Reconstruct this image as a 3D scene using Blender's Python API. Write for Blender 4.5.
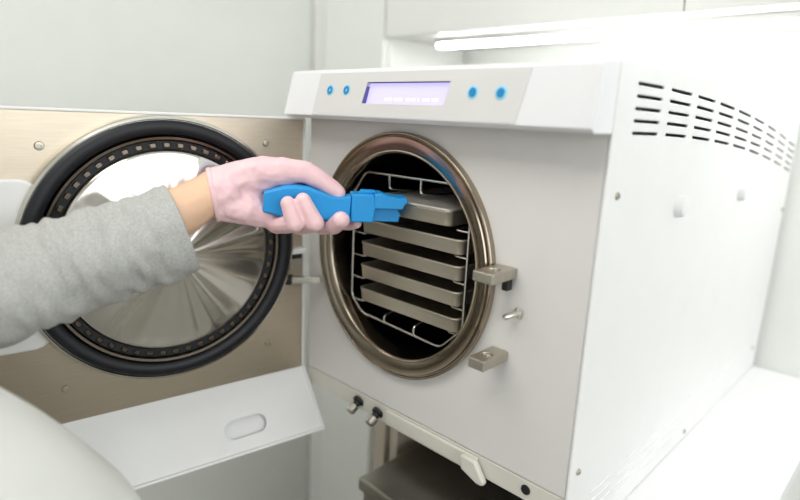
import bpy, bmesh, math, random
from mathutils import Vector, Matrix, noise
random.seed(7)
PI = math.pi
SC = bpy.context.scene
COL = SC.collection
for o in list(bpy.data.objects): bpy.data.objects.remove(o)

# ---------------------------------------------------------------- camera
CAM_P = Vector((0.6835, -0.5202, 0.3897)); F = 577.2
cam = bpy.data.cameras.new('camera'); cam.lens = F / 800 * 36; cam.sensor_width = 36
cam.clip_start = 0.02; cam.clip_end = 60
cam.dof.use_dof = True; cam.dof.focus_distance = 0.69; cam.dof.aperture_fstop = 2.0
cam_o = bpy.data.objects.new('camera', cam); COL.objects.link(cam_o)
cam_o.location = CAM_P; cam_o.rotation_euler = (1.3433, -0.0441, 0.7707)
SC.camera = cam_o
CM = cam_o.rotation_euler.to_matrix()
# ---------------------------------------------------------------- world, light, exposure
w = bpy.data.worlds.new('world'); SC.world = w; w.use_nodes = True
w.node_tree.nodes['Background'].inputs[0].default_value = (0.985, 0.99, 1.0, 1)
w.node_tree.nodes['Background'].inputs[1].default_value = 0.66
def area(name, loc, target, sx, sy, power, col=(1, 1, 1)):
    l = bpy.data.lights.new(name, 'AREA'); l.shape = 'RECTANGLE'; l.size = sx; l.size_y = sy
    l.energy = power; l.color = col
    o = bpy.data.objects.new(name, l); COL.objects.link(o); o.location = loc
    o.rotation_euler = (Vector(target) - Vector(loc)).to_track_quat('-Z', 'Y').to_euler()
    return o
area('window_daylight', (2.6, -0.3, 0.9), (0.3, 0.1, 0.1), 1.8, 1.6, 19.5, (0.95, 0.975, 1.0))
area('ceiling_lamp', (0.2, -0.9, 1.55), (0.2, -0.3, 0.0), 1.4, 0.9, 14, (1.0, 0.985, 0.96))
SC.view_settings.view_transform = 'Standard'; SC.view_settings.look = 'None'
SC.view_settings.gamma = 1; SC.view_settings.use_curve_mapping = False
SC.view_settings.exposure = 0.50

def at(u, v, d):
    """pixel of the 800x500 frame at depth d -> world point"""
    return CAM_P + CM @ Vector(((u - 400) / F * d, (250 - v) / F * d, -d))

# ---------------------------------------------------------------- materials
def lin(c): return tuple((x / 12.92 if x <= 0.04045 else ((x + 0.055) / 1.055) ** 2.4) for x in [k / 255 for k in c]) + (1,)
def mat(name, rgb, rough=0.5, metal=0.0, noise_amt=0.03, nscale=20, bump=0.0, bscale=200, coat=0.0, aniso=0.0,
        tangent=None, stretch=(1, 1, 1), emit=None, estr=0, sss=0, spec=0.5):
    m = bpy.data.materials.new(name); m.use_nodes = True; nt = m.node_tree; N = nt.nodes; L = nt.links
    b = N['Principled BSDF']; tc = N.new('ShaderNodeTexCoord'); mp = N.new('ShaderNodeMapping')
    mp.inputs['Scale'].default_value = stretch; L.new(tc.outputs['Object'], mp.inputs[0])
    n = N.new('ShaderNodeTexNoise'); n.inputs['Scale'].default_value = nscale; n.inputs['Detail'].default_value = 4
    L.new(mp.outputs[0], n.inputs['Vector'])
    r = N.new('ShaderNodeValToRGB'); c = lin(rgb)
    r.color_ramp.elements[0].position = 0.3; r.color_ramp.elements[1].position = 0.7
    r.color_ramp.elements[0].color = tuple(x * (1 - noise_amt) for x in c[:3]) + (1,)
    r.color_ramp.elements[1].color = tuple(min(1, x * (1 + noise_amt)) for x in c[:3]) + (1,)
    L.new(n.outputs['Fac'], r.inputs[0]); L.new(r.outputs[0], b.inputs['Base Color'])
    b.inputs['Roughness'].default_value = rough; b.inputs['Metallic'].default_value = metal
    b.inputs['Specular IOR Level'].default_value = spec
    b.inputs['Coat Weight'].default_value = coat
    if aniso:
        b.inputs['Anisotropic'].default_value = aniso; b.inputs['Anisotropic Rotation'].default_value = 0.25
        t = N.new('ShaderNodeTangent'); t.direction_type = 'RADIAL'; t.axis = tangent or 'Z'
        L.new(t.outputs[0], b.inputs['Tangent'])
    if bump:
        n2 = N.new('ShaderNodeTexNoise'); n2.inputs['Scale'].default_value = bscale; n2.inputs['Detail'].default_value = 3
        L.new(mp.outputs[0], n2.inputs['Vector'])
        bp = N.new('ShaderNodeBump'); bp.inputs['Strength'].default_value = bump; bp.inputs['Distance'].default_value = 0.001
        L.new(n2.outputs['Fac'], bp.inputs['Height']); L.new(bp.outputs[0], b.inputs['Normal'])
    if emit:
        b.inputs['Emission Color'].default_value = lin(emit); b.inputs['Emission Strength'].default_value = estr
    if sss:
        b.inputs['Subsurface Weight'].default_value = sss; b.inputs['Subsurface Radius'].default_value = (0.01, 0.004, 0.003)
        b.inputs['Subsurface Scale'].default_value = 1
    return m
M = {}
M['white'] = mat('white_enamel', (232, 232, 231), 0.38, noise_amt=0.01, bump=0.05, bscale=900)
M['front'] = mat('front_enamel', (217, 215, 212), 0.36, noise_amt=0.01, bump=0.05, bscale=900)
M['trim'] = mat('cream_base_trim', (212, 209, 199), 0.4)
M['panel'] = mat('panel_plastic', (228, 228, 230), 0.4, noise_amt=0.01)
M['foil'] = mat('grey_panel_foil', (212, 211, 209), 0.45, noise_amt=0.01)
M['wall'] = mat('wall_paint', (224, 226, 221), 0.75, noise_amt=0.01)
M['lam'] = mat('cabinet_laminate', (226, 227, 223), 0.35, noise_amt=0.01)
M['lam_green'] = mat('pale_green_laminate', (228, 231, 225), 0.4, noise_amt=0.01)
M['counter'] = mat('white_worktop', (238, 238, 238), 0.35, noise_amt=0.01)
M['cream'] = mat('cream_board', (196, 186, 170), 0.5)
M['floor'] = mat('floor_vinyl', (122, 118, 108), 0.5, noise_amt=0.05)
M['steel_door'] = mat('brushed_steel', (200, 188, 170), 0.36, 1.0, noise_amt=0.06, nscale=30, stretch=(1, 1, 40), bump=0.1, bscale=60)
M['ring'] = mat('chamber_ring_steel', (170, 158, 142), 0.2, 1.0, noise_amt=0.08)
M['ring_dark'] = mat('worn_ring_steel', (118, 108, 98), 0.25, 1.0, noise_amt=0.15)
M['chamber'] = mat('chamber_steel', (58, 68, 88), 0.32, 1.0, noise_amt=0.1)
M['tray'] = mat('anodised_tray', (196, 188, 172), 0.42, 0.85, noise_amt=0.05, stretch=(1, 1, 8))
M['lid'] = mat('polished_lid', (222, 217, 207), 0.3, 0.7, noise_amt=0.05, bump=0.5, bscale=14)
M['wire'] = mat('rack_wire_steel', (200, 198, 192), 0.25, 1.0)
M['bright'] = mat('bright_steel', (215, 212, 204), 0.22, 1.0, noise_amt=0.04)
M['bracket'] = mat('cast_steel', (188, 182, 170), 0.38, 1.0, noise_amt=0.08, nscale=60)
M['turned'] = mat('turned_steel_disc', (225, 222, 216), 0.17, 1.0, noise_amt=0.02, aniso=0.95)
M['rubber'] = mat('black_rubber', (9, 12, 21), 0.5, noise_amt=0.1)
M['dark'] = mat('black_plastic', (18, 18, 20), 0.5)
M['blue'] = mat('blue_plastic', (28, 150, 220), 0.42, noise_amt=0.03, sss=0.0)
M['blue_halo'] = mat('pale_blue_button', (140, 205, 228), 0.4)
M['blue_dot'] = mat('deep_blue_button', (0, 128, 190), 0.35)
M['lcd'] = mat('display_glass', (150, 145, 215), 0.2, emit=(206, 200, 255), estr=0.62)
M['lcd_txt'] = mat('display_characters', (190, 186, 235), 0.3, emit=(220, 215, 255), estr=0.68)
M['recess_shade'] = mat('display_recess_shade', (92, 88, 150), 0.4)  # shadow of the display recess, put into the colour
M['glove'] = mat('pink_nitrile', (240, 202, 206), 0.5, noise_amt=0.05, nscale=60, bump=0.7, bscale=55, sss=0.12)
M['skin'] = mat('skin', (238, 198, 166), 0.5, noise_amt=0.05, nscale=30, bump=0.15, bscale=300, sss=0.15)
M['coat'] = mat('white_coat_cloth', (226, 227, 222), 0.85, noise_amt=0.02, bump=0.2, bscale=500)
M['hair'] = mat('hair', (60, 42, 30), 0.6, stretch=(1, 1, 6))
M['led'] = mat('led_diffuser', (255, 255, 255), 0.4, emit=(255, 255, 255), estr=17.0)
M['box_steel'] = mat('stainless_box', (156, 150, 141), 0.28, 1.0, noise_amt=0.1, nscale=12)
# heather knit
def knit():
    m = mat('heather_grey_knit', (182, 182, 179), 0.95, noise_amt=0.22, nscale=650, bump=0.6, bscale=700, spec=0.1)
    return m
M['knit'] = knit()

# ---------------------------------------------------------------- mesh helpers
WM = {}
def wm(o): return WM.get(o.name, Matrix.Identity(4))
def link(o, parent=None, world=None):
    COL.objects.link(o)
    world = world or Matrix.Identity(4)
    o.matrix_basis = world; WM[o.name] = world
    if parent:
        o.parent = parent; o.matrix_parent_inverse = wm(parent).inverted()
    return o
def obj(name, bm, m, parent=None, smooth=True, world=None, angle=40, bevel=0, seg=2):
    me = bpy.data.meshes.new(name)
    bmesh.ops.recalc_face_normals(bm, faces=bm.faces)
    bm.to_mesh(me); bm.free()
    for x in (m if isinstance(m, (list, tuple)) else [m]): me.materials.append(M[x])
    o = bpy.data.objects.new(name, me)
    if smooth:
        me.shade_smooth() if hasattr(me, 'shade_smooth') else None
        try: me.set_sharp_from_angle(angle=math.radians(angle))
        except Exception: pass
    if bevel:
        b = o.modifiers.new('bevel', 'BEVEL'); b.width = bevel; b.segments = seg; b.limit_method = 'ANGLE'; b.angle_limit = math.radians(35)
        b.harden_normals = False
    return link(o, parent, world)
def thing(name, loc, label, cat, group=None):
    o = bpy.data.objects.new(name, None); o.empty_display_size = 0.05
    link(o, None, Matrix.Translation(loc)); return tag(o, label, cat, group)
def tag(o, label=None, cat=None, group=None, kind=None):
    if label: o['label'] = label
    if cat: o['category'] = cat
    if group: o['group'] = group
    if kind: o['kind'] = kind
    return o
def struct(o): o['kind'] = 'structure'; return o
def box(bm, a, b, mi=0):
    x0, y0, z0 = a; x1, y1, z1 = b
    v = [bm.verts.new(p) for p in ((x0,y0,z0),(x1,y0,z0),(x1,y1,z0),(x0,y1,z0),(x0,y0,z1),(x1,y0,z1),(x1,y1,z1),(x0,y1,z1))]
    for f in ((0,3,2,1),(4,5,6,7),(0,1,5,4),(1,2,6,5),(2,3,7,6),(3,0,4,7)):
        bm.faces.new([v[i] for i in f]).material_index = mi
    return v
def boxes(*args):
    bm = bmesh.new()
    for a in args: box(bm, *a)
    return bm
def loft(bm, loops, cap0=True, cap1=True, mi=0, closed=True):
    R = [[bm.verts.new(p) for p in l] for l in loops]; n = len(R[0])
    for a, b in zip(R, R[1:]):
        for i in range(n if closed else n - 1):
            j = (i + 1) % n; bm.faces.new((a[i], a[j], b[j], b[i])).material_index = mi
    if cap0: bm.faces.new(R[0]).material_index = mi
    if cap1: bm.faces.new(R[-1]).material_index = mi
    return R
def lathe(bm, prof, n=96, mi=0, cap=False, frame=None):
    """prof: (radius, height along local Z)"""
    fr = frame or Matrix.Identity(4)
    loops = [[fr @ Vector((r*math.cos(2*PI*i/n), r*math.sin(2*PI*i/n), h)) for i in range(n)] for r, h in prof]
    return loft(bm, loops, cap, cap, mi)
def frame_of(p, z, x=None):
    z = Vector(z).normalized(); x = Vector(x) if x else (Vector((0,0,1)) if abs(z.z) < 0.9 else Vector((1,0,0)))
    y = z.cross(x).normalized(); x = y.cross(z).normalized()
    m = Matrix((x, y, z)).transposed().to_4x4(); m.translation = Vector(p); return m
def tube(bm, pts, r, n=10, mi=0):
    pts = [Vector(p) for p in pts]; loops = []; up = None
    for i, p in enumerate(pts):
        t = (pts[min(i+1, len(pts)-1)] - pts[max(i-1, 0)]).normalized()
        if up is None: up = t.orthogonal().normalized()
        up = (up - t * up.dot(t)).normalized(); s = t.cross(up)
        rr = r[i] if isinstance(r, (list, tuple)) else r
        loops.append([p + (up*math.cos(2*PI*k/n) + s*math.sin(2*PI*k/n))*rr for k in range(n)])
    loft(bm, loops, mi=mi)
def arcpts(pts, rad=0.008, seg=4):
    """round off a polyline's corners"""
    pts = [Vector(p) for p in pts]; out = [pts[0]]
    for a, b, c in zip(pts, pts[1:], pts[2:]):
        d1 = (a-b); d2 = (c-b); r = min(rad, d1.length*.45, d2.length*.45)
        p, q = b + d1.normalized()*r, b + d2.normalized()*r
        for k in range(seg+1):
            t = k/seg; out.append((1-t)**2*p + 2*t*(1-t)*b + t*t*q)
    return out + [pts[-1]]
def rrect(cx, cy, hx, hy, r, seg=5):
    out = []
    for sx, sy, a0 in ((1,1,0),(-1,1,90),(-1,-1,180),(1,-1,270)):
        for k in range(seg+1):
            a = math.radians(a0 + 90*k/seg)
            out.append((cx + sx*(hx-r) + r*math.cos(a), cy + sy*(hy-r) + r*math.sin(a)))
    return out
def cut(o, bm):
    """boolean difference, baked into the mesh"""
    me = bpy.data.meshes.new('cutter'); bmesh.ops.recalc_face_normals(bm, faces=bm.faces); bm.to_mesh(me); bm.free()
    c = bpy.data.objects.new('cutter', me); COL.objects.link(c)
    par, pinv, mb = o.parent, o.matrix_parent_inverse.copy(), o.matrix_basis.copy()
    o.parent = None; o.matrix_basis = Matrix.Identity(4)
    b = o.modifiers.new('cut', 'BOOLEAN'); b.operation = 'DIFFERENCE'; b.object = c; b.solver = 'EXACT'
    while o.modifiers.find('cut') > 0:
        idx = o.modifiers.find('cut'); o.modifiers.move(idx, idx-1)
    others = [m for m in o.modifiers if m.name != 'cut']
    for m in others: m.show_viewport = False
    bpy.context.view_layer.update()
    dg = bpy.context.evaluated_depsgraph_get()
    me2 = bpy.data.meshes.new_from_object(o.evaluated_get(dg))
    o.modifiers.remove(b); old = o.data; o.data = me2; bpy.data.meshes.remove(old)
    for m in others: m.show_viewport = True
    me2.name = o.name
    bpy.data.objects.remove(c); bpy.data.meshes.remove(me)
    for p in me2.polygons: p.use_smooth = False
    o.parent = par; o.matrix_parent_inverse = pinv; o.matrix_basis = mb
    return o
_T = bmesh.new(); bmesh.ops.create_icosphere(_T, subdivisions=2, radius=1.0); ICO = [v.co.copy() for v in _T.verts]; _T.free()
def capsule(bm, a, b, ra, rb):
    t = bmesh.new()
    for p, r in ((a, ra), (b, rb)):
        for c in ICO: t.verts.new(Vector(p) + c*r)
    bmesh.ops.convex_hull(t, input=t.verts[:])
    m = {}
    for f in t.faces:
        vs = []
        for v in f.verts:
            if v not in m: m[v] = bm.verts.new(v.co)
            vs.append(m[v])
        bm.faces.new(vs)
    t.free()
def chain(bm, pts, rad):
    for i in range(len(pts)-1): capsule(bm, pts[i], pts[i+1], rad[i], rad[i+1])
def ellipsoid(bm, c, r, rot=None):
    m = Matrix.Translation(Vector(c)) @ (rot.to_4x4() if rot else Matrix.Identity(4)) @ Matrix.Diagonal((*r, 1))
    bmesh.ops.create_icosphere(bm, subdivisions=4, radius=1, matrix=m)
def remeshed(name, bm, m, parent, voxel, smooth=4, factor=0.5):
    me = bpy.data.meshes.new('tmp'); bmesh.ops.recalc_face_normals(bm, faces=bm.faces); bm.to_mesh(me); bm.free()
    o = bpy.data.objects.new('tmp', me); COL.objects.link(o)
    r = o.modifiers.new('r', 'REMESH'); r.mode = 'VOXEL'; r.voxel_size = voxel
    s = o.modifiers.new('s', 'SMOOTH'); s.iterations = smooth; s.factor = factor
    bpy.context.view_layer.update()
    me2 = bpy.data.meshes.new_from_object(o.evaluated_get(bpy.context.evaluated_depsgraph_get()))
    bpy.data.objects.remove(o); bpy.data.meshes.remove(me)
    me2.name = name; me2.materials.clear(); me2.materials.append(M[m])
    for p in me2.polygons: p.use_smooth = True; p.material_index = 0
    o = bpy.data.objects.new(name, me2)
    return link(o, parent)

# ================================================================ the room
FZ = -0.95; CZ = 1.65; BY = 0.815; LX = -0.66
struct(obj('wall_back', boxes(((LX-0.1, BY, FZ), (3.2, BY+0.1, CZ))), 'wall'))
struct(obj('wall_left', boxes(((LX-0.1, -2.6, FZ), (LX, BY, CZ))), 'wall'))
struct(obj('wall_right', boxes(((3.2, -2.6, FZ), (3.3, BY, CZ))), 'wall'))
struct(obj('floor', boxes(((LX-0.1, -2.6, FZ-0.1), (3.2, BY+0.1, FZ))), 'floor'))
struct(obj('ceiling', boxes(((LX-0.1, -2.6, CZ), (3.2, BY+0.1, CZ+0.1))), 'wall'))
struct(obj('baseboard_left', boxes(((LX, -2.6, FZ), (LX+0.012, 0.49, FZ+0.07))), 'lam'))

# tall cabinet
t = thing('tall_cabinet', (-0.5, 0.65, FZ), 'tall narrow white cabinet behind the open sterilizer door, running down behind the machine', 'cabinet')
obj('carcass', boxes(((-0.655, 0.52, FZ+0.001), (-0.372, BY-0.002, CZ-0.01))), 'lam', t, bevel=0.002)
obj('door', boxes(((-0.600, 0.50, FZ+0.08), (-0.374, 0.519, CZ-0.03))), 'lam_green', t, bevel=0.003)
obj('filler_strip', boxes(((-0.655, 0.505, FZ+0.01), (-0.606, 0.519, CZ-0.02))), 'lam', t, bevel=0.002)

# wall cabinet
UZ = 0.576
t = thing('wall_cabinet', (0.45, 0.65, UZ), 'white wall cabinet above the sterilizer with flat doors', 'cabinet')
obj('carcass', boxes(((-0.368, 0.52, UZ), (1.3, BY-0.002, 1.3))), 'lam', t, bevel=0.002)
for x0, x1 in ((-0.368, 0.3135), (0.3165, 0.86), (0.863, 1.3)):
    obj('door', boxes(((x0, 0.50, UZ-0.004), (x1, 0.519, 1.3))), 'lam', t, bevel=0.002)
t = thing('light_bar', (0.35, 0.60, UZ), 'bright white LED light bar fixed under the wall cabinet', 'light')
obj('housing', boxes(((-0.285, 0.585, UZ-0.012), (1.25, 0.615, UZ-0.0005))), 'lam', t, bevel=0.001)
obj('diffuser', boxes(((-0.28, 0.588, UZ-0.021), (1.245, 0.612, UZ-0.0125))), 'led', t, bevel=0.003)

# base unit / counter
CTZ = -0.082
t = thing('base_cabinet', (0.3, 0.45, FZ), 'white base unit with a pale worktop under the sterilizer', 'cabinet')
obj('worktop', boxes(((0.02, 0.125, CTZ-0.028), (0.592, BY-0.002, CTZ))), 'counter', t, bevel=0.002)
obj('side_panel', boxes(((0.022, 0.13, FZ+0.002), (0.048, BY-0.004, CTZ-0.029))), 'cream', t, bevel=0.001)
obj('side_panel', boxes(((0.566, 0.13, FZ+0.002), (0.590, BY-0.004, CTZ-0.029))), 'lam', t, bevel=0.001)
obj('divider', boxes(((0.056, 0.135, FZ+0.002), (0.074, BY-0.02, CTZ-0.029))), 'cream', t, bevel=0.001)
obj('gap_shade', boxes(((0.0485, 0.150, FZ+0.002), (0.0555, 0.58, CTZ-0.029))), 'dark', t)  # dark strip standing in for the shade between side panel and divider
obj('back_panel', boxes(((0.075, 0.60, FZ+0.002), (0.565, 0.612, CTZ-0.029))), 'cream', t)
obj('shelf', boxes(((0.075, 0.13, -0.38), (0.565, 0.599, -0.36))), 'cream', t, bevel=0.001)
# stainless appliance in the base unit
t = thing('steel_drawer_box', (0.3, 0.25, -0.36), 'stainless steel box sliding out of the base unit below the sterilizer', 'steel box')
SX0, SX1, SY0, SY1, SZ = 0.099, 0.48, 0.022, 0.52, -0.16
obj('lid', boxes(((SX0, SY0, SZ-0.022), (SX1, SY1, SZ))), 'box_steel', t, bevel=0.004, seg=3)
obj('body', boxes(((SX0+0.006, SY0+0.006, -0.358), (SX1-0.006, SY1-0.006, SZ-0.0225))), 'box_steel', t, bevel=0.003)
obj('front_handle', boxes(((SX0+0.03, SY0-0.008, SZ-0.055), (SX1-0.03, SY0+0.0055, SZ-0.035))), 'dark', t, bevel=0.002)

# ================================================================ sterilizer
W, D, H, HT = 0.45, 0.80, 0.384, 0.4474
CX, CZc = 0.1852, 0.213
ST = thing('steam_sterilizer', (0.225, 0.42, CTZ), 'white tabletop steam sterilizer with its round chamber door open', 'sterilizer')
hb = bmesh.new()
box(hb, (0.0, 0.010, HT-0.006), (W-0.0035, D, HT))
box(hb, (0.0, 0.010, -0.03), (0.006, D, HT-0.0061))
box(hb, (0.0061, D-0.006, -0.03), (W-0.0035, D, HT-0.0061))
box(hb, (0.0061, 0.010, -0.03), (W-0.0035, D-0.0061, -0.022))
box(hb, (0.06, 0.15, CTZ+0.0005), (W-0.0035, D-0.01, -0.0301))
obj('housing', hb, 'white', ST, smooth=False, bevel=0.001)
# front plate with round opening
fp = obj('front_plate', boxes(((0.0, 0.0, 0.0), (W-0.0035, 0.0095, H))), 'front', ST, smooth=False)
cb = bmesh.new(); lathe(cb, [(0.136, -0.05), (0.136, 0.05)], 128, cap=True, frame=frame_of((CX, 0, CZc), (0, -1, 0)) @ Matrix.Diagonal((1.010, 0.965, 1, 1)))
cut(fp, cb)
bv = fp.modifiers.new('bevel', 'BEVEL'); bv.width = 0.0015; bv.segments = 2; bv.limit_method = 'ANGLE'; bv.angle_limit = math.radians(60)
FR = frame_of((CX, 0, CZc), (0, -1, 0)) @ Matrix.Diagonal((1.010, 0.965, 1, 1))
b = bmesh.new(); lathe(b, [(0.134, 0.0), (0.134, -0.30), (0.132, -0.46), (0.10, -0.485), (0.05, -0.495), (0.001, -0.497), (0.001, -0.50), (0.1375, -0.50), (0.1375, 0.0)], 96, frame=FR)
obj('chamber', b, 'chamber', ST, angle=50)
b = bmesh.new()
lathe(b, [(0.1572, -0.001), (0.1572, 0.0070), (0.1566, 0.0088), (0.1552, 0.0094), (0.1538, 0.0088), (0.1532, 0.0070), (0.1522, 0.0070), (0.1516, 0.0100), (0.1506, 0.0112),
          (0.1450, 0.0104), (0.1385, 0.0082), (0.1350, 0.0062), (0.1335, 0.0068), (0.1318, 0.0058), (0.1310, 0.0030), (0.1310, -0.02), (0.136, -0.02), (0.136, -0.001)], 160, frame=FR)
obj('chamber_ring', b, 'ring', ST, angle=50)
# side panel with vent slots
sp = obj('side_panel', boxes(((W-0.003, -0.001, CTZ+0.001), (W, D, HT))), 'white', ST, smooth=False)
cb = bmesh.new()
def slot_x(bm, y, z, ly, lz, slope, x0=W-0.01, x1=W+0.01):
    loops = []
    pr = rrect(0, 0, ly/2, lz/2, lz*0.42, 3)
    for x in (x0, x1): loops.append([Vector((x, y + p[0], z + p[1] + slope*p[0])) for p in pr])
    loft(bm, loops)
for r in range(5):
    for c in range(9):
        y = 0.074 + c*0.086; z = 0.430 - r*0.0116 - 0.118*max(0, y-0.06)**2
        ln = 0.064 if c < 5 else 0.060
        slot_x(cb, y, z, ln, 0.0031, -0.236*(y-0.06) if y > 0.06 else 0)
cut(sp, cb)
bv = sp.modifiers.new('bevel', 'BEVEL'); bv.width = 0.0012; bv.segments = 2; bv.limit_method = 'ANGLE'; bv.angle_limit = math.radians(60)
# low louvres near the bottom of the side panel
lb = bmesh.new()
for r in range(4):
    for c in range(9):
        y = 0.085 + c*0.074; z = -0.018 - r*0.0125
        pr = rrect(0, 0, 0.031, 0.0018, 0.0008, 2)
        loft(lb, [[Vector((W+x, y + p[0]*k, z + p[1]*k)) for p in pr] for x, k in ((-0.0002, 1), (0.0010, 0.8))])
obj('louvre_strip', lb, 'white', ST)
for (y, z) in ((0.025, 0.324), (0.017, 0.028), (0.383, -0.067), (0.785, 0.248), (0.76, -0.03)):
    b = bmesh.new(); lathe(b, [(0.0001, 0.0012), (0.0015, 0.0012), (0.0016, 0.0022), (0.0032, 0.0020), (0.0040, 0.0)], 20, frame=frame_of((W, y, z), (1, 0, 0)))
    obj('side_screw', b, 'bracket', ST)
for (y, z) in ((0.201, 0.300), (0.463, 0.301)):
    b = bmesh.new(); lathe(b, [(0.0001, 0.010), (0.008, 0.010), (0.011, 0.0085), (0.0125, 0.004), (0.0135, 0.0)], 32, frame=frame_of((W, y, z), (1, 0, 0)))
    obj('side_cap', b, 'white', ST)

# control panel
def plate_yz(x, prof): return [Vector((x, y, z)) for y, z in prof]
def prof(yb, yt, z0=0.3825, z1=0.4445, yback=-0.002):
    return [(yback, z0), (yb+0.004, z0), (yb, z0+0.004), (yt, z1-0.004), (yt+0.003, z1), (yback, z1+0.002)]
b = bmesh.new()
xs = [(-0.026, -0.016, -0.006), (-0.022, -0.030, -0.016), (-0.008, -0.035, -0.021), (0.05, -0.040, -0.027), (0.378, -0.043, -0.033), (0.430, -0.043, -0.034), (0.4495, -0.042, -0.035)]
loft(b, [plate_yz(x, prof(yb, yt)) for x, yb, yt in xs])
cp = obj('control_panel', b, 'panel', ST, bevel=0.0)
def pface(x, z, off=0.0):
    """point on the tilted face of the control panel"""
    f = (x-0.05)/0.328; yb = -0.040 - 0.003*f; yt = -0.027 - 0.006*f
    k = (z-0.3865)/0.054
    return Vector((x, yb + (yt-yb)*k - off, z))
def face_prism(bm, poly, o0, o1, mi=0):
    loft(bm, [[pface(x, z, o) for x, z in poly] for o in (o0, o1)], mi=mi)
# slightly raised white ridge and grey foil
b = bmesh.new(); face_prism(b, [(0.056, 0.3875), (0.372, 0.3875), (0.380, 0.4395), (0.059, 0.4395)], -0.002, 0.0008)
foil = obj('panel_foil', b, 'foil', cp, smooth=False)
SCR = [(0.150, 0.4030), (0.279, 0.4030), (0.284, 0.4280), (0.1535, 0.4280)]
cb = bmesh.new(); face_prism(cb, SCR, -0.008, 0.01); cut(foil, cb)
cb = bmesh.new(); face_prism(cb, SCR, -0.006, 0.01); cut(cp, cb)
b = bmesh.new(); face_prism(b, [(x, z) for x, z in SCR], -0.0062, -0.0052)
obj('display', b, 'lcd', cp, smooth=False)
b = bmesh.new()   # dark strips painting the recess shadow along the left and top edges
sx0, sx1, sz0, sz1 = 0.150, 0.284, 0.4030, 0.4280
face_prism(b, [(sx0+0.0003, sz0), (sx0+0.0012, sz0), (sx0+0.0032, sz1), (sx0+0.0023, sz1)], -0.0051, 0.0002)
face_prism(b, [(sx0+0.0034, sz1-0.0011), (sx1-0.002, sz1-0.0011), (sx1-0.002, sz1-0.0001), (sx0+0.0034, sz1-0.0001)], -0.0051, -0.0035)
obj('display_recess_shade', b, 'recess_shade', cp, smooth=False)
b = bmesh.new(); random.seed(3)
for row in (2,):
    x = 0.182
    while x < 0.270:
        wd = random.choice((0.0014, 0.0022, 0.003))
        if random.random() < 0.8:
            z = 0.4205 - row*0.0060
            face_prism(b, [(x, z-0.0017), (x+wd, z-0.0017), (x+wd, z+0.0017), (x, z+0.0017)], -0.0053, -0.0050)
        x += wd + 0.0012
obj('display_characters', b, 'lcd_txt', cp, smooth=False)
for i, (x, z) in enumerate(((0.085, 0.4185), (0.1175, 0.4185), (0.3155, 0.4165), (0.350, 0.4162))):
    nrm = (pface(x+0.01, z) - pface(x, z)).cross(pface(x, z+0.01) - pface(x, z)).normalized()
    b = bmesh.new(); fr = frame_of(pface(x, z, 0.0009), nrm)
    rr = 0.0072 if i < 2 else 0.0074
    lathe(b, [(0.0001, 0.0006), (rr-0.001, 0.0006), (rr, 0.0)], 40, frame=fr)
    bt = obj('button', b, 'blue_halo', cp)
    b = bmesh.new()
    if i < 2: lathe(b, [(0.0020, 0.0006), (0.0022, 0.0012), (0.0048, 0.0012), (0.0052, 0.0006)], 32, frame=fr)
    else: lathe(b, [(0.0001, 0.0012), (0.0042, 0.0012), (0.0048, 0.0006)], 32, frame=fr)
    # the coloured centres
    obj('button_symbol', b, 'blue_dot', cp)

# brackets beside the opening, alignment pin
for x0, x1, z0, z1 in ((0.338, 0.3635, 0.226, 0.2375), (0.3405, 0.3615, 0.1300, 0.1420)):
    br = obj('latch_bracket', boxes(((x0, -0.046, z0), (x1, -0.0005, z1))), 'bracket', ST, smooth=False)
    cb = bmesh.new(); lathe(cb, [(0.0062, -0.006), (0.0062, 0.01)], 28, cap=True, frame=frame_of(((x0+x1)/2, -0.026, z1), (0, 0, 1))); cut(br, cb)
    bv = br.modifiers.new('bevel', 'BEVEL'); bv.width = 0.0012; bv.segments = 2; bv.limit_method = 'ANGLE'; bv.angle_limit = math.radians(60)
    b = bmesh.new(); lathe(b, [(0.0001, -0.0036), (0.0022, -0.0036), (0.0025, -0.0020), (0.0055, -0.0020), (0.0060, -0.0058)], 28,
                           frame=frame_of(((x0+x1)/2, -0.026, z1), (0, 0, 1)))
    obj('bolt', b, 'bright', br)
b = bmesh.new(); box(b, (0.355, -0.016, 0.214), (0.3625, -0.006, 0.2255)); obj('bracket_foot', b, 'dark', ST, smooth=False, bevel=0.001)
b = bmesh.new(); lathe(b, [(0.0062, 0.0003), (0.0062, 0.0015), (0.0036, 0.003), (0.0036, 0.019), (0.0026, 0.021), (0.0001, 0.0212)], 28, frame=frame_of((0.3695, 0, 0.1885), (-0.25, -1, -0.10)))
obj('locating_pin', b, 'bright', ST)

# lower trim band, taps, release lever
b = bmesh.new()
band = [(-0.001, -0.0008), (0.0, -0.029), (0.010, -0.0295), (0.010, -0.0008)]
box(b, (0.0, 0.0, -0.026), (W-0.0035, 0.0095, -0.0008))
obj('base_trim', b, 'trim', ST, smooth=False, bevel=0.001)
b = bmesh.new()
pf = [(-0.0005, -0.003), (-0.0030, -0.005), (-0.0032, -0.024), (-0.0005, -0.0275)]
loft(b, [[Vector((x, y, z)) for y, z in pf] for x in (0.178, 0.205, 0.318, 0.334)])
rl = obj('release_lever', b, 'trim', ST, bevel=0.001)
b = bmesh.new(); hd = [Vector((0.314, 0, -0.003)), Vector((0.336, 0, -0.003)), Vector((0.352, 0, -0.026)), Vector((0.348, 0, -0.031)), Vector((0.340, 0, -0.031)), Vector((0.316, 0, -0.022))]
loft(b, [[p + Vector((0, y, 0)) for p in hd] for y in (-0.0034, -0.012)])
obj('lever_tip', b, 'trim', rl, bevel=0.003, seg=3)
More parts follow.
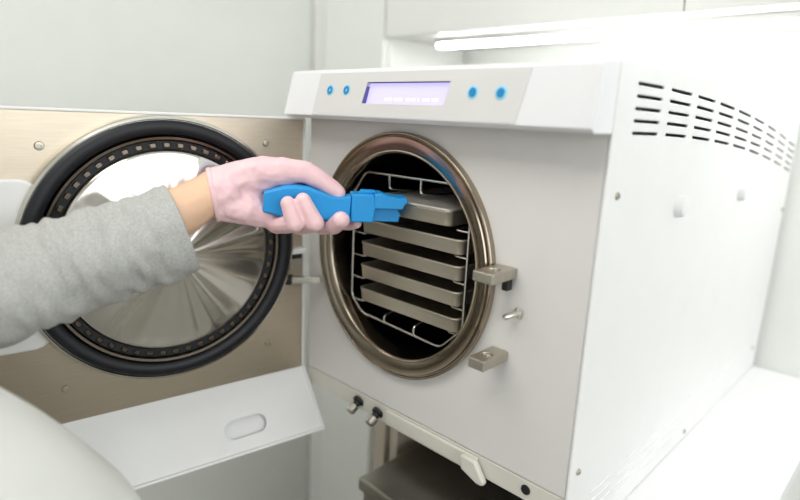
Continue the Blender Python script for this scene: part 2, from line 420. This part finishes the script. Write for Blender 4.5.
for x, z in ((0.121, -0.013), (0.161, -0.015)):
    fr = frame_of((x, 0.0, z), (0.02, -1, -0.55))
    b = bmesh.new(); lathe(b, [(0.009, -0.001), (0.009, 0.0035), (0.0055, 0.004), (0.0055, 0.009), (0.0001, 0.009)], 24, frame=fr)
    tp = obj('drain_tap', b, 'dark', ST)
    b = bmesh.new(); lathe(b, [(0.0062, 0.0091), (0.0075, 0.011), (0.0075, 0.020), (0.0058, 0.022), (0.0001, 0.0222)], 12, frame=fr)
    obj('tap_nut', b, 'bright', tp, angle=20)
b = bmesh.new(); lathe(b, [(0.0001, 0.0012), (0.0055, 0.0012), (0.006, 0.0)], 24, frame=frame_of((0.400, -0.0003, -0.012), (0, -1, 0)))
obj('trim_plug', b, 'dark', ST)

# ---------------------------------------------------------------- door
TH = 0.1602
DD = Vector((-math.sin(TH), -math.cos(TH), 0)); DN = Vector((math.cos(TH), -math.sin(TH), 0)); HG = Vector((-0.006, -0.0056, 0))
DM = Matrix((DD, Vector((0, 0, 1)), DN)).transposed().to_4x4(); DM.translation = HG   # local: x out from hinge, y up, z towards chamber side
def dloft(bm, poly, o0, o1, mi=0): return loft(bm, [[DM @ Vector((p[0], p[1], o)) for p in poly] for o in (o0, o1)], mi=mi)
DT, DB, DW = 0.3815, -0.001, 0.425
b = bmesh.new(); dloft(b, [(0.004, DB), (DW-0.004, DB), (DW-0.004, DT-0.003), (0.004, DT-0.003)], -0.003, 0.0)
door = obj('door', b, 'steel_door', ST, smooth=False)
b = bmesh.new()
dloft(b, [(0, DB), (DW, DB), (DW, DT), (0, DT)], -0.045, -0.0035)
dloft(b, [(0, DB), (0.0035, DB), (0.0035, DT), (0, DT)], -0.0034, 0.003)
dloft(b, [(DW-0.0035, DB), (DW, DB), (DW, DT), (DW-0.0035, DT)], -0.0034, 0.003)
dloft(b, [(0.0036, DT-0.0028), (DW-0.0036, DT-0.0028), (DW-0.0036, DT), (0.0036, DT)], -0.0034, 0.003)
obj('door_shell', b, 'white', door, smooth=False, bevel=0.0008)
for s, z in ((0.3295, 0.340), (0.3255, 0.0445), (0.0593, 0.0490), (0.0599, 0.3456)):
    b = bmesh.new(); lathe(b, [(0.0001, 0.0012), (0.0018, 0.0012), (0.002, 0.003), (0.0042, 0.0028), (0.0052, 0.0)], 24, frame=frame_of(DM @ Vector((s, z, 0)), DN))
    obj('screw', b, 'bracket', door)
# locking plate
b = bmesh.new(); dloft(b, rrect(0.378, 0.2045, 0.045, 0.100, 0.022, 8), 0.0005, 0.010)
obj('lock_plate', b, 'white', door, bevel=0.003, seg=3)
# round closure
DC, DZ = 0.1972, 0.2080
fr = frame_of(DM @ Vector((DC, DZ, 0)), DN)
b = bmesh.new(); lathe(b, [(0.150, 0.0005), (0.1660, 0.0005), (0.1695, 0.004), (0.1705, 0.016), (0.1695, 0.0195), (0.1665, 0.0205), (0.1655, 0.018), (0.150, 0.017)], 160, frame=fr)
obj('closure_rim', b, 'bright', door, angle=50)
b = bmesh.new(); lathe(b, [(0.1654, 0.014), (0.1645, 0.0215), (0.1615, 0.0240), (0.1560, 0.0245), (0.1490, 0.0230), (0.1470, 0.0180), (0.1465, 0.010)], 160, frame=fr)
obj('door_gasket', b, 'rubber', door, angle=60)
b = bmesh.new(); lathe(b, [(0.1464, 0.008), (0.1460, 0.0200), (0.1450, 0.0215), (0.1420, 0.0210), (0.1410, 0.0190), (0.1405, 0.008)], 160, frame=fr)
obj('retaining_ring', b, 'ring_dark', door, angle=50)
b = bmesh.new(); lathe(b, [(0.1404, 0.008), (0.1400, 0.0165), (0.1300, 0.0160), (0.1290, 0.008)], 160, frame=fr)
obj('inner_seal', b, 'rubber', door, angle=50)
b = bmesh.new()
for k in range(52):
    a = 2*PI*k/52; f2 = fr @ Matrix.Rotation(a, 4, 'Z') @ Matrix.Translation((0.1352, 0, 0.0164))
    pr = rrect(0, 0, 0.0032, 0.0042, 0.002, 3)
    loft(b, [[f2 @ Vector((p[0]*q, p[1]*q, h)) for p in pr] for q, h in ((1, 0), (1, 0.0016), (0.7, 0.0028))])
obj('retaining_studs', b, 'ring_dark', door)
wmx = fr.copy()
b = bmesh.new()
RD = 0.1288
prf = [(RD, 0.008), (RD, 0.0170), (RD-0.002, 0.0195)] + [((RD-0.002)*(1-k/40) + 0.0002, 0.0195 + 0.027*(k/40) - 0.004*max(0, k/40-0.85)**2/0.0225) for k in range(1, 41)]
def warp(i, r):   # fluting added to the plate so its reflections break into radial streaks
    a = 2*PI*i/360
    return (noise.noise(Vector((math.cos(a)*2.6, math.sin(a)*2.6, 3.1))) + 0.35*noise.noise(Vector((math.cos(a)*7, math.sin(a)*7, 9.3))))*0.0042*(r/RD)*min(1, max(0, (RD-0.004-r)/0.012))
loops = [[Vector((r*math.cos(2*PI*i/360), r*math.sin(2*PI*i/360), h + warp(i, r))) for i in range(360)] for r, h in prf]
loft(b, loops, False, False)
obj('closure_disc', b, 'turned', door, world=wmx, angle=50)
# lower flap, angled towards the chamber side
FD = Vector((0, -0.0865, 0.047))
def flp(s, k, o): 
    n = Vector((0, 0.047, 0.0865)).normalized()
    return DM @ (Vector((s, DB, 0.001)) + FD*k + n*o)
b = bmesh.new(); poly = [(0.002, 0), (DW-0.004, 0), (DW-0.004, 1), (-0.008, 1)]
loft(b, [[flp(s, k, o) for s, k in poly] for o in (-0.003, 0.0)])
fl = obj('door_flap', b, 'white', door, smooth=False)
cb = bmesh.new(); pr = rrect(0.108, 0.70, 0.028, 0.16, 0.001, 1)
slot = []
for k in range(28):
    a = 2*PI*k/28; sx = 0.018 if math.cos(a) > 0 else -0.018
    slot.append((0.1085 + sx + 0.0135*math.cos(a), (0.665 + 0.0135*math.sin(a)/0.0984)))
loft(cb, [[flp(s, k, o) for s, k in slot] for o in (-0.02, 0.01)]); cut(fl, cb)
b = bmesh.new(); loft(b, [[flp(s, k, o) for s, k in ((0.06, 0.35), (0.16, 0.35), (0.16, 0.95), (0.06, 0.95))] for o in (-0.010, -0.0082)])
obj('flap_slot_backing', b, 'white', door, smooth=False)
b = bmesh.new()
loft(b, [[flp(s, k, o) for s, k in ((0.0022, 0.0), (-0.0078, 1.0), (-0.0108, 1.0), (-0.0006, 0.0))] for o in (-0.006, 0.004)])
loft(b, [[flp(s, k, o) for s, k in ((-0.0108, 1.001), (DW, 1.001), (DW, 1.045), (-0.0108, 1.045))] for o in (-0.008, 0.004)])
obj('flap_rim', b, 'white', door, smooth=False, bevel=0.001)
# hinge
def bar(p, q, w, h, t0=0.0, t1=1.0):
    p, q = Vector(p), Vector(q); d = (q-p).normalized(); sdn = d.cross(Vector((0, 0, 1))).normalized(); u = sdn.cross(d)
    b = bmesh.new()
    loft(b, [[p + (q-p)*t + sdn*(w/2)*a + u*(h/2)*c for a, c in ((-1,-1),(1,-1),(1,1),(-1,1))] for t in (t0, t1)])
    return b
h1, h2 = DM @ Vector((0.036, 0.1475, 0.009)), Vector((0.036, -0.006, 0.150))
hg = obj('hinge_arm', bar(h1, h2, 0.010, 0.0095, 0.20, 1.0), 'bright', ST, smooth=False, bevel=0.0012)
obj('hinge_end', bar(h1, h2, 0.0125, 0.0135, 0.0, 0.199), 'dark', hg, smooth=False, bevel=0.0012)
def dbox(s0, s1, z0, z1, o0, o1):
    b = bmesh.new(); dloft(b, [(s0, z0), (s1, z0), (s1, z1), (s0, z1)], o0, o1); return b
obj('hinge_block', dbox(0.008, 0.026, 0.160, 0.178, 0.0003, 0.010), 'bracket', door, smooth=False, bevel=0.0015)
obj('hinge_cap', dbox(0.005, 0.030, 0.186, 0.194, 0.0003, 0.018), 'white', door, smooth=False, bevel=0.002)
obj('hinge_stop', dbox(0.010, 0.028, 0.1785, 0.1855, 0.0003, 0.014), 'dark', door, smooth=False, bevel=0.001)

# ================================================================ rack and trays
RY = 0.010; wr = 0.0017
rk = thing('tray_rack', (CX, 0.17, 0.112), 'bent wire rack inside the round sterilizer chamber holding the trays', 'rack')
def rack_frame(y):
    b = bmesh.new()
    L = [(0.090, y, 0.134), (0.090, y, 0.292)]; R = [(0.291, y, 0.142), (0.291, y, 0.284)]
    tube(b, L, wr, 8); tube(b, R, wr, 8)
    return b
obj('front_hoop', (lambda b: (tube(b, arcpts([(0.0905, RY, 0.29), (0.0905, RY, 0.136), (0.113, RY, 0.1165), (0.258, RY, 0.1095), (0.291, RY, 0.142), (0.291, RY, 0.284)]), wr, 10), b)[1])(bmesh.new()), 'wire', rk)
obj('top_wire', (lambda b: (tube(b, arcpts([(0.0905, RY, 0.286), (0.112, RY, 0.3155), (0.262, RY, 0.3155), (0.291, RY, 0.286)]), wr, 10), b)[1])(bmesh.new()), 'wire', rk)
obj('rear_hoop', (lambda b: (tube(b, arcpts([(0.0905, 0.34, 0.29), (0.0905, 0.34, 0.136), (0.113, 0.34, 0.1165), (0.258, 0.34, 0.1095), (0.291, 0.34, 0.142), (0.291, 0.34, 0.284), (0.262, 0.34, 0.3155), (0.112, 0.34, 0.3155), (0.0905, 0.34, 0.286)]), wr, 10), b)[1])(bmesh.new()), 'wire', rk)
for x in (0.1575, 0.2125):
    b = bmesh.new(); tube(b, arcpts([(x, RY, 0.315), (x, RY, 0.298), (x, 0.045, 0.294), (x, 0.34, 0.294)], 0.006), wr, 8)
    obj('upper_runner', b, 'wire', rk)
    b = bmesh.new(); tube(b, arcpts([(x, RY, 0.113), (x, RY, 0.123), (x, 0.035, 0.128), (x, 0.34, 0.128)], 0.006), wr, 8)
    obj('lower_runner', b, 'wire', rk)
TZ = [0.2325, 0.2005, 0.1685, 0.1355]      # bottoms of the four open trays
for z in TZ + [0.2640]:
    for sx, x in ((1, 0.0922), (-1, 0.2893 if z > 0.15 else 0.2865)):
        b = bmesh.new(); zz = z - 0.0024
        tube(b, arcpts([(x, RY+0.002, zz), (x+sx*0.0200, RY+0.002, zz), (x+sx*0.0200, 0.334, zz), (x, 0.334, zz)], 0.004), 0.0014, 8)
        obj('tray_rail', b, 'wire', rk)
def pan(x0, x1, y0, y1, z0, z1, t=0.0012, lip=0.003, taper=0.003):
    cx, cy, hx, hy = (x0+x1)/2, (y0+y1)/2, (x1-x0)/2, (y1-y0)/2
    R = 0.010
    def L(hx_, hy_, z, r): return [Vector((p[0], p[1], z)) for p in rrect(cx, cy, hx_, hy_, r, 5)]
    b = bmesh.new()
    loops = [L(hx-taper-0.004, hy-taper-0.004, z0, R-0.004), L(hx-taper-0.001, hy-taper-0.001, z0+0.0012, R-0.002), L(hx-taper, hy-taper, z0+0.004, R), L(hx-0.001, hy-0.001, z1-0.003, R), L(hx, hy, z1-0.0015, R), L(hx-0.0004, hy-0.0004, z1, R),
             L(hx-lip, hy-lip, z1, R-0.002), L(hx-lip-taper*0.5, hy-lip-taper*0.5, z0+0.004, R-0.003), L(hx-lip-taper-0.003, hy-lip-taper-0.003, z0+t, R-0.004)]
    loft(b, loops)
    return b
names = ['empty steel tray in the chamber, directly under the lidded cassette', 'second open steel tray below the lidded cassette in the chamber',
         'third open steel tray down, second from the chamber floor', 'lowest open steel tray in the sterilizer chamber']
for i, z in enumerate(TZ):
    o = obj('sterilizer_tray', pan(0.1085, 0.2865, 0.0035, 0.318, z, z+0.0195, taper=0.0018), 'tray', None)
    tag(o, names[i].replace('empty ', 'open '), 'tray', 'trays stacked in the chamber rack')
# lidded cassette
cs = thing('instrument_cassette', (0.21, 0.08, 0.2645), 'lidded steel cassette being slid from the top of the rack with the blue handle', 'cassette')
CS0, CS1 = 0.122, 0.268
obj('base', pan(CS0, CS1, 0.001, 0.270, 0.2645, 0.2835, taper=0.002), 'tray', cs)
b = bmesh.new()
def L2(ins, z, r): return [Vector((p[0], p[1], z)) for p in rrect((CS0+CS1)/2, 0.1355, (CS1-CS0)/2-ins, 0.1345-ins, r, 6)]
loft(b, [L2(-0.0012, 0.2838, 0.010), L2(-0.0015, 0.2850, 0.011), L2(0.0, 0.2866, 0.010), L2(0.010, 0.2872, 0.010), L2(0.013, 0.2888, 0.009), L2(0.030, 0.2890, 0.009), L2(0.033, 0.2902, 0.008)])
obj('lid', b, 'lid', cs)

rk.location.x -= 0.0025
for o in COL.objects:
    if o.name.startswith(('sterilizer_tray', 'instrument_cassette')) and not o.parent: o.location.x -= 0.0028
# ================================================================ blue lifting handle
HA, HB = at(262, 203, 0.690), at(403, 208, 0.722)
HU = (HB - HA).normalized(); HL = (HB-HA).length
HV = (Vector((0, 0, 1)) - HU*HU.z).normalized(); HWv = HU.cross(HV).normalized()      # HWv points towards the viewer side
def hp(px, py, w):
    """side-view point of the handle (traced outline, 1 unit = 1.24 mm) to its place"""
    k = HL/141
    base = 203 + (px-262)*5/141
    return HA + HU*((px-262)*k) + HV*((base-py)*0.00124) + HWv*w
lh = thing('tray_lifting_handle', tuple(hp(262, 211, 0)), 'bright blue plastic lifting handle held in the pink glove and clipped on the cassette', 'handle')
b = bmesh.new()
grip = [(263,210.5),(282,215.5),(300,218),(324,219),(348,219.6),(349,194.5),(340,196),(330,195.5),(318,190.5),(306,186),(295,184.6),(284,185),(264,190.5)]
def gl(w, s): 
    cx, cy = 306, 203
    return [hp(cx+(p[0]-cx)*(1-0.012*s), cy+(p[1]-cy)*(1-0.12*s), w) for p in grip]
loft(b, [gl(-0.013, 1), gl(-0.010, 0), gl(0.010, 0), gl(0.013, 1)])
obj('grip', b, 'blue', lh, bevel=0.0012)
b = bmesh.new()
blk = [(348.5,219.8),(371,220.6),(373,206),(371,193),(349,192.4)]
loft(b, [[hp(x, y, w) for x, y in blk] for w in (-0.016, 0.016)])
obj('jaw_block', b, 'blue', lh, bevel=0.0016)
b = bmesh.new()
lo = [(371.5,220.5),(398,221.6),(400,214),(396,208),(371.5,207)]
loft(b, [[hp(x, y, w) for x, y in lo] for w in (-0.012, 0.006)])
obj('lower_jaw', b, 'blue', lh, bevel=0.001)
b = bmesh.new()
up = [(371.5,206.8),(400.5,207.8),(402,203.5),(405,201),(404,196),(396,196.5),(384,194),(378,191.5),(371.5,193)]
loft(b, [[hp(x, y, w) for x, y in up] for w in (-0.017, 0.017)])
obj('upper_jaw', b, 'blue', lh, bevel=0.0014)
b = bmesh.new()
tb = [(357,193.0),(359,189.6),(373,190.2),(375,193.0)]
loft(b, [[hp(x, y, w) for x, y in tb] for w in (-0.008, 0.004)])
obj('thumb_catch', b, 'blue', lh, bevel=0.001)

# ================================================================ person
P = thing('person', (0.2, -0.62, FZ), 'person in a grey knit top and pink glove reaching to the sterilizer chamber', 'person')
def hand(bm, g=0.0):
    """left hand closed on the handle; g grows the radii for the glove"""
    A = at
    # palm: from wrist to knuckle row behind the handle, heel below
    wr_ = A(205, 196, 0.672)
    chain(bm, [A(190, 204, 0.665), wr_, A(222, 194, 0.678)], [0.0265+g, 0.0265+g, 0.029+g])
    chain(bm, [A(214, 187, 0.676), A(248, 178, 0.690), A(285, 175, 0.713), A(305, 179, 0.728)], [0.024+g, 0.0235+g, 0.020+g, 0.0165+g])
    chain(bm, [A(216, 196, 0.676), A(244, 198, 0.698), A(270, 203, 0.722), A(300, 208, 0.734)], [0.026+g, 0.026+g, 0.022+g, 0.016+g])
    chain(bm, [A(222, 205, 0.674), A(246, 209, 0.686), A(266, 216, 0.702)], [0.020+g, 0.020+g, 0.015+g])
    chain(bm, [A(228, 178, 0.680), A(262, 172, 0.690), A(290, 172, 0.696)], [0.018+g, 0.0195+g, 0.0165+g])
    # thumb lying along the top of the handle
    chain(bm, [A(282, 170, 0.692), A(306, 172, 0.694), A(323, 182, 0.699), A(338, 192.5, 0.703)], [0.0160+g, 0.0135+g, 0.0120+g, 0.0098+g])
    # fingers: knuckle behind, under the handle, tip up on the near side  (little, ring, middle, index)
    chain(bm, [A(262, 214, 0.712), A(277, 225, 0.700), A(295, 224, 0.674), A(287.5, 203, 0.668)], [0.0115+g, 0.0115+g, 0.0108+g, 0.0088+g])
    chain(bm, [A(280, 214, 0.722), A(299, 226, 0.712), A(315, 223, 0.680), A(303, 200, 0.673)], [0.0120+g, 0.0115+g, 0.0114+g, 0.0092+g])
    chain(bm, [A(300, 212, 0.734), A(322, 226, 0.726), A(334, 226, 0.704), A(341, 220, 0.690)], [0.0120+g, 0.0112+g, 0.0108+g, 0.0112+g])
    chain(bm, [A(308, 208, 0.742), A(332, 222, 0.744), A(350, 224.5, 0.734), A(357, 223.5, 0.722)], [0.0110+g, 0.0098+g, 0.0080+g, 0.0066+g])
EL = Vector((0.022, -0.470, 0.165)); SH = Vector((0.035, -0.700, 0.400))
bm = bmesh.new(); hand(bm, -0.0022)
chain(bm, [at(205, 196, 0.672), at(182, 211, 0.653), at(120, 240, 0.618), EL, SH], [0.0250, 0.0285, 0.036, 0.040, 0.048])
NK = Vector((0.20, -0.72, 0.47))
chain(bm, [SH, Vector((0.20, -0.70, 0.42)), Vector((0.365, -0.715, 0.40))], [0.055, 0.08, 0.055])
chain(bm, [Vector((0.20, -0.70, 0.36)), Vector((0.20, -0.67, 0.10)), Vector((0.20, -0.64, -0.05))], [0.115, 0.10, 0.115])
for sx in (-1, 1):
    chain(bm, [Vector((0.20+sx*0.07, -0.63, -0.06)), Vector((0.20+sx*0.09, -0.64, -0.48)), Vector((0.20+sx*0.09, -0.66, FZ+0.05)), Vector((0.20+sx*0.10, -0.56, FZ+0.035))], [0.10, 0.06, 0.042, 0.034])
    chain(bm, [Vector((0.20+sx*0.06, -0.70, 0.25)), Vector((0.20+sx*0.08, -0.70, 0.40))], [0.11, 0.06])
chain(bm, [Vector((0.365, -0.715, 0.40)), Vector((0.42, -0.80, 0.13)), Vector((0.40, -0.72, -0.10)), Vector((0.39, -0.68, -0.18))], [0.052, 0.042, 0.028, 0.026])
chain(bm, [Vector((0.20, -0.71, 0.42)), Vector((0.20, -0.69, 0.55))], [0.055, 0.05])
ellipsoid(bm, (0.20, -0.665, 0.64), (0.075, 0.095, 0.115)); chain(bm, [Vector((0.2, -0.58, 0.645)), Vector((0.2, -0.562, 0.622))], [0.008, 0.012])
for sx in (-1, 1): ellipsoid(bm, (0.2+sx*0.076, -0.675, 0.635), (0.010, 0.018, 0.030))
remeshed('body', bm, 'skin', P, 0.0035, 5)
b = bmesh.new(); ellipsoid(b, (0.20, -0.69, 0.665), (0.085, 0.100, 0.108)); ellipsoid(b, (0.20, -0.79, 0.62), (0.05, 0.05, 0.06))
bmesh.ops.delete(b, geom=[v for v in b.verts if v.co.y > -0.655 and v.co.z < 0.715], context='VERTS')
obj('hair', b, 'hair', P)
bm = bmesh.new(); hand(bm, 0.0)
# trim the glove at its cuff
gl_o = remeshed('glove', bm, 'glove', P, 0.0013, 12)
for v, nrm in [(v, v.normal.copy()) for v in gl_o.data.vertices]:
    q = v.co - at(235, 195, 0.68)
    near = max(0.0, 1 - q.length/0.075)
    f = (0.5 - abs(noise.noise(Vector((q.x*55, q.y*55, q.z*30+4)))))**2
    v.co += nrm*(-0.0035*f*near*1.6 + 0.0006*noise.noise(v.co*70) + 0.0012*near*noise.noise(v.co*130))
CA = at(213, 192, 0.674); CN = (CM @ Vector((62, 13, 0)) + CM @ Vector((0, 0, -18))).normalized()
bm = bmesh.new(); bm.from_mesh(gl_o.data)
r = bmesh.ops.bisect_plane(bm, geom=bm.verts[:]+bm.edges[:]+bm.faces[:], plane_co=CA, plane_no=CN, clear_inner=True)
rim = [e for e in bm.edges if e.is_boundary]
bm.to_mesh(gl_o.data)
pts = [v.co.copy() for v in bm.verts if v.is_boundary]; bm.free()
ctr = sum(pts, Vector())/len(pts); U = CN.orthogonal().normalized(); V = CN.cross(U)
pts.sort(key=lambda p: math.atan2((p-ctr).dot(V), (p-ctr).dot(U)))
pts = pts[::max(1, len(pts)//40)]
b = bmesh.new()
n = len(pts); loops = []
for i, p in enumerate(pts):
    o_ = (p-ctr).normalized(); q = p - o_*0.0002
    loops.append([q + (o_*math.cos(a) + CN*math.sin(a)*1.8)*0.0017 for a in [2*PI*k/10 for k in range(10)]])
R_ = [[b.verts.new(p) for p in l] for l in loops]
for i in range(n):
    a_, b_ = R_[i], R_[(i+1) % n]
    for k in range(10): b.faces.new((a_[k], a_[(k+1) % 10], b_[(k+1) % 10], b_[k]))
obj('glove_cuff', b, 'glove', gl_o, angle=180)

# sleeve
cuff = at(180, 228, 0.640); c0 = at(0, 292, 0.562)
path = [cuff, at(120, 249, 0.614), at(60, 271, 0.588), c0, at(-60, 302, 0.542), EL + Vector((0.0, -0.005, -0.005)), (EL+SH)/2 + Vector((0, 0, 0.0)), SH]
rads = [0.0510, 0.0500, 0.0510, 0.0530, 0.055, 0.056, 0.062, 0.072]
# resample
samp = []; NS = 300
seglen = [(path[i+1]-path[i]).length for i in range(len(path)-1)]; tot = sum(seglen)
for k in range(NS):
    d = tot*k/(NS-1); i = 0
    while i < len(seglen)-1 and d > seglen[i]: d -= seglen[i]; i += 1
    t_ = min(1, d/seglen[i]); samp.append((path[i].lerp(path[i+1], t_), rads[i]*(1-t_)+rads[i+1]*t_))
for _ in range(4):
    samp = [samp[0]] + [((samp[i-1][0]+samp[i][0]*2+samp[i+1][0])/4, samp[i][1]) for i in range(1, NS-1)] + [samp[-1]]
NR = 96
ax0 = (samp[0][0]-samp[24][0]).normalized()
def sleeve_loop(i, dr=0.0, fold=1.0):
    p, r0 = samp[i]; t_ = (samp[max(0, i-1)][0]-samp[min(NS-1, i+1)][0]).normalized()
    # cuff plane is cut a little obliquely
    k = i/NS; up = (Vector((0, 0, 1)) - t_*t_.z).normalized(); s_ = t_.cross(up)
    out = []
    for j in range(NR):
        a = 2*PI*j/NR; dvec = up*math.cos(a)+s_*math.sin(a)
        q = p + dvec*r0
        f = noise.noise(Vector((p.dot(ax0)*34 + 0.9*math.sin(a+k*5), math.cos(a)*0.9, math.sin(a)*0.9)))*0.0058
        f += noise.noise(Vector((p.dot(ax0)*75, math.cos(a)*2.2+5, math.sin(a)*2.2)))*0.0026
        f += noise.noise(Vector((p.dot(ax0)*6+3, math.cos(a)*2.0, math.sin(a)*2.0+7)))*0.005
        f += noise.noise(Vector((p.dot(ax0)*105, math.cos(a)*1.2+9, math.sin(a)*1.2+2)))*0.0040
        damp = min(1, i/16)*0.8 + 0.2
        out.append(q + dvec*(f*damp*fold+dr))
    return out
b = bmesh.new()
L_ = [sleeve_loop(i) for i in range(NS)]
inner = [sleeve_loop(i, -0.003) for i in (14, 8, 4, 1)] + [[(x*0.35+y*0.65) + ax0*0.0012 for x, y in zip(sleeve_loop(0, -0.0022), sleeve_loop(0))]]
loft(b, inner + L_, cap0=False, cap1=True)
obj('sleeve', b, 'knit', P, angle=180)

# pale coat over the torso: rings leaning forward at the hips
b = bmesh.new(); rings = []
spec = [(-0.62, 0.215, -0.59, 0.235, 0.215), (-0.30, 0.212, -0.57, 0.225, 0.215), (-0.05, 0.205, -0.55, 0.205, 0.205), (0.05, 0.20, -0.545, 0.20, 0.195), (0.10, 0.20, -0.572, 0.20, 0.195), (0.15, 0.20, -0.610, 0.20, 0.195), (0.20, 0.20, -0.655, 0.20, 0.19),
        (0.26, 0.20, -0.69, 0.19, 0.160), (0.36, 0.20, -0.705, 0.185, 0.125), (0.43, 0.20, -0.71, 0.16, 0.105), (0.475, 0.20, -0.71, 0.09, 0.08), (0.50, 0.20, -0.705, 0.062, 0.062)]
NC = 72
def cr(v, a, b_, c, d): return 0.5*((2*b_) + (-a+c)*v + (2*a-5*b_+4*c-d)*v*v + (-a+3*b_-3*c+d)*v**3)
for i in range(len(spec)-1):
    s0, s1, s2, s3 = spec[max(0, i-1)], spec[i], spec[i+1], spec[min(len(spec)-1, i+2)]
    for k in range(8):
        v = k/8; z, x, y, rx, ry = [cr(v, s0[q], s1[q], s2[q], s3[q]) for q in range(5)]
        rings.append([Vector((x + rx*math.cos(2*PI*j/NC), y + ry*math.sin(2*PI*j/NC), z)) +
                      Vector((math.cos(2*PI*j/NC), math.sin(2*PI*j/NC), 0))*0.006*noise.noise(Vector((math.cos(2*PI*j/NC)*3, math.sin(2*PI*j/NC)*3, z*4))) for j in range(NC)])
loft(b, rings, cap0=False, cap1=False)
obj('coat', b, 'coat', P, angle=180)
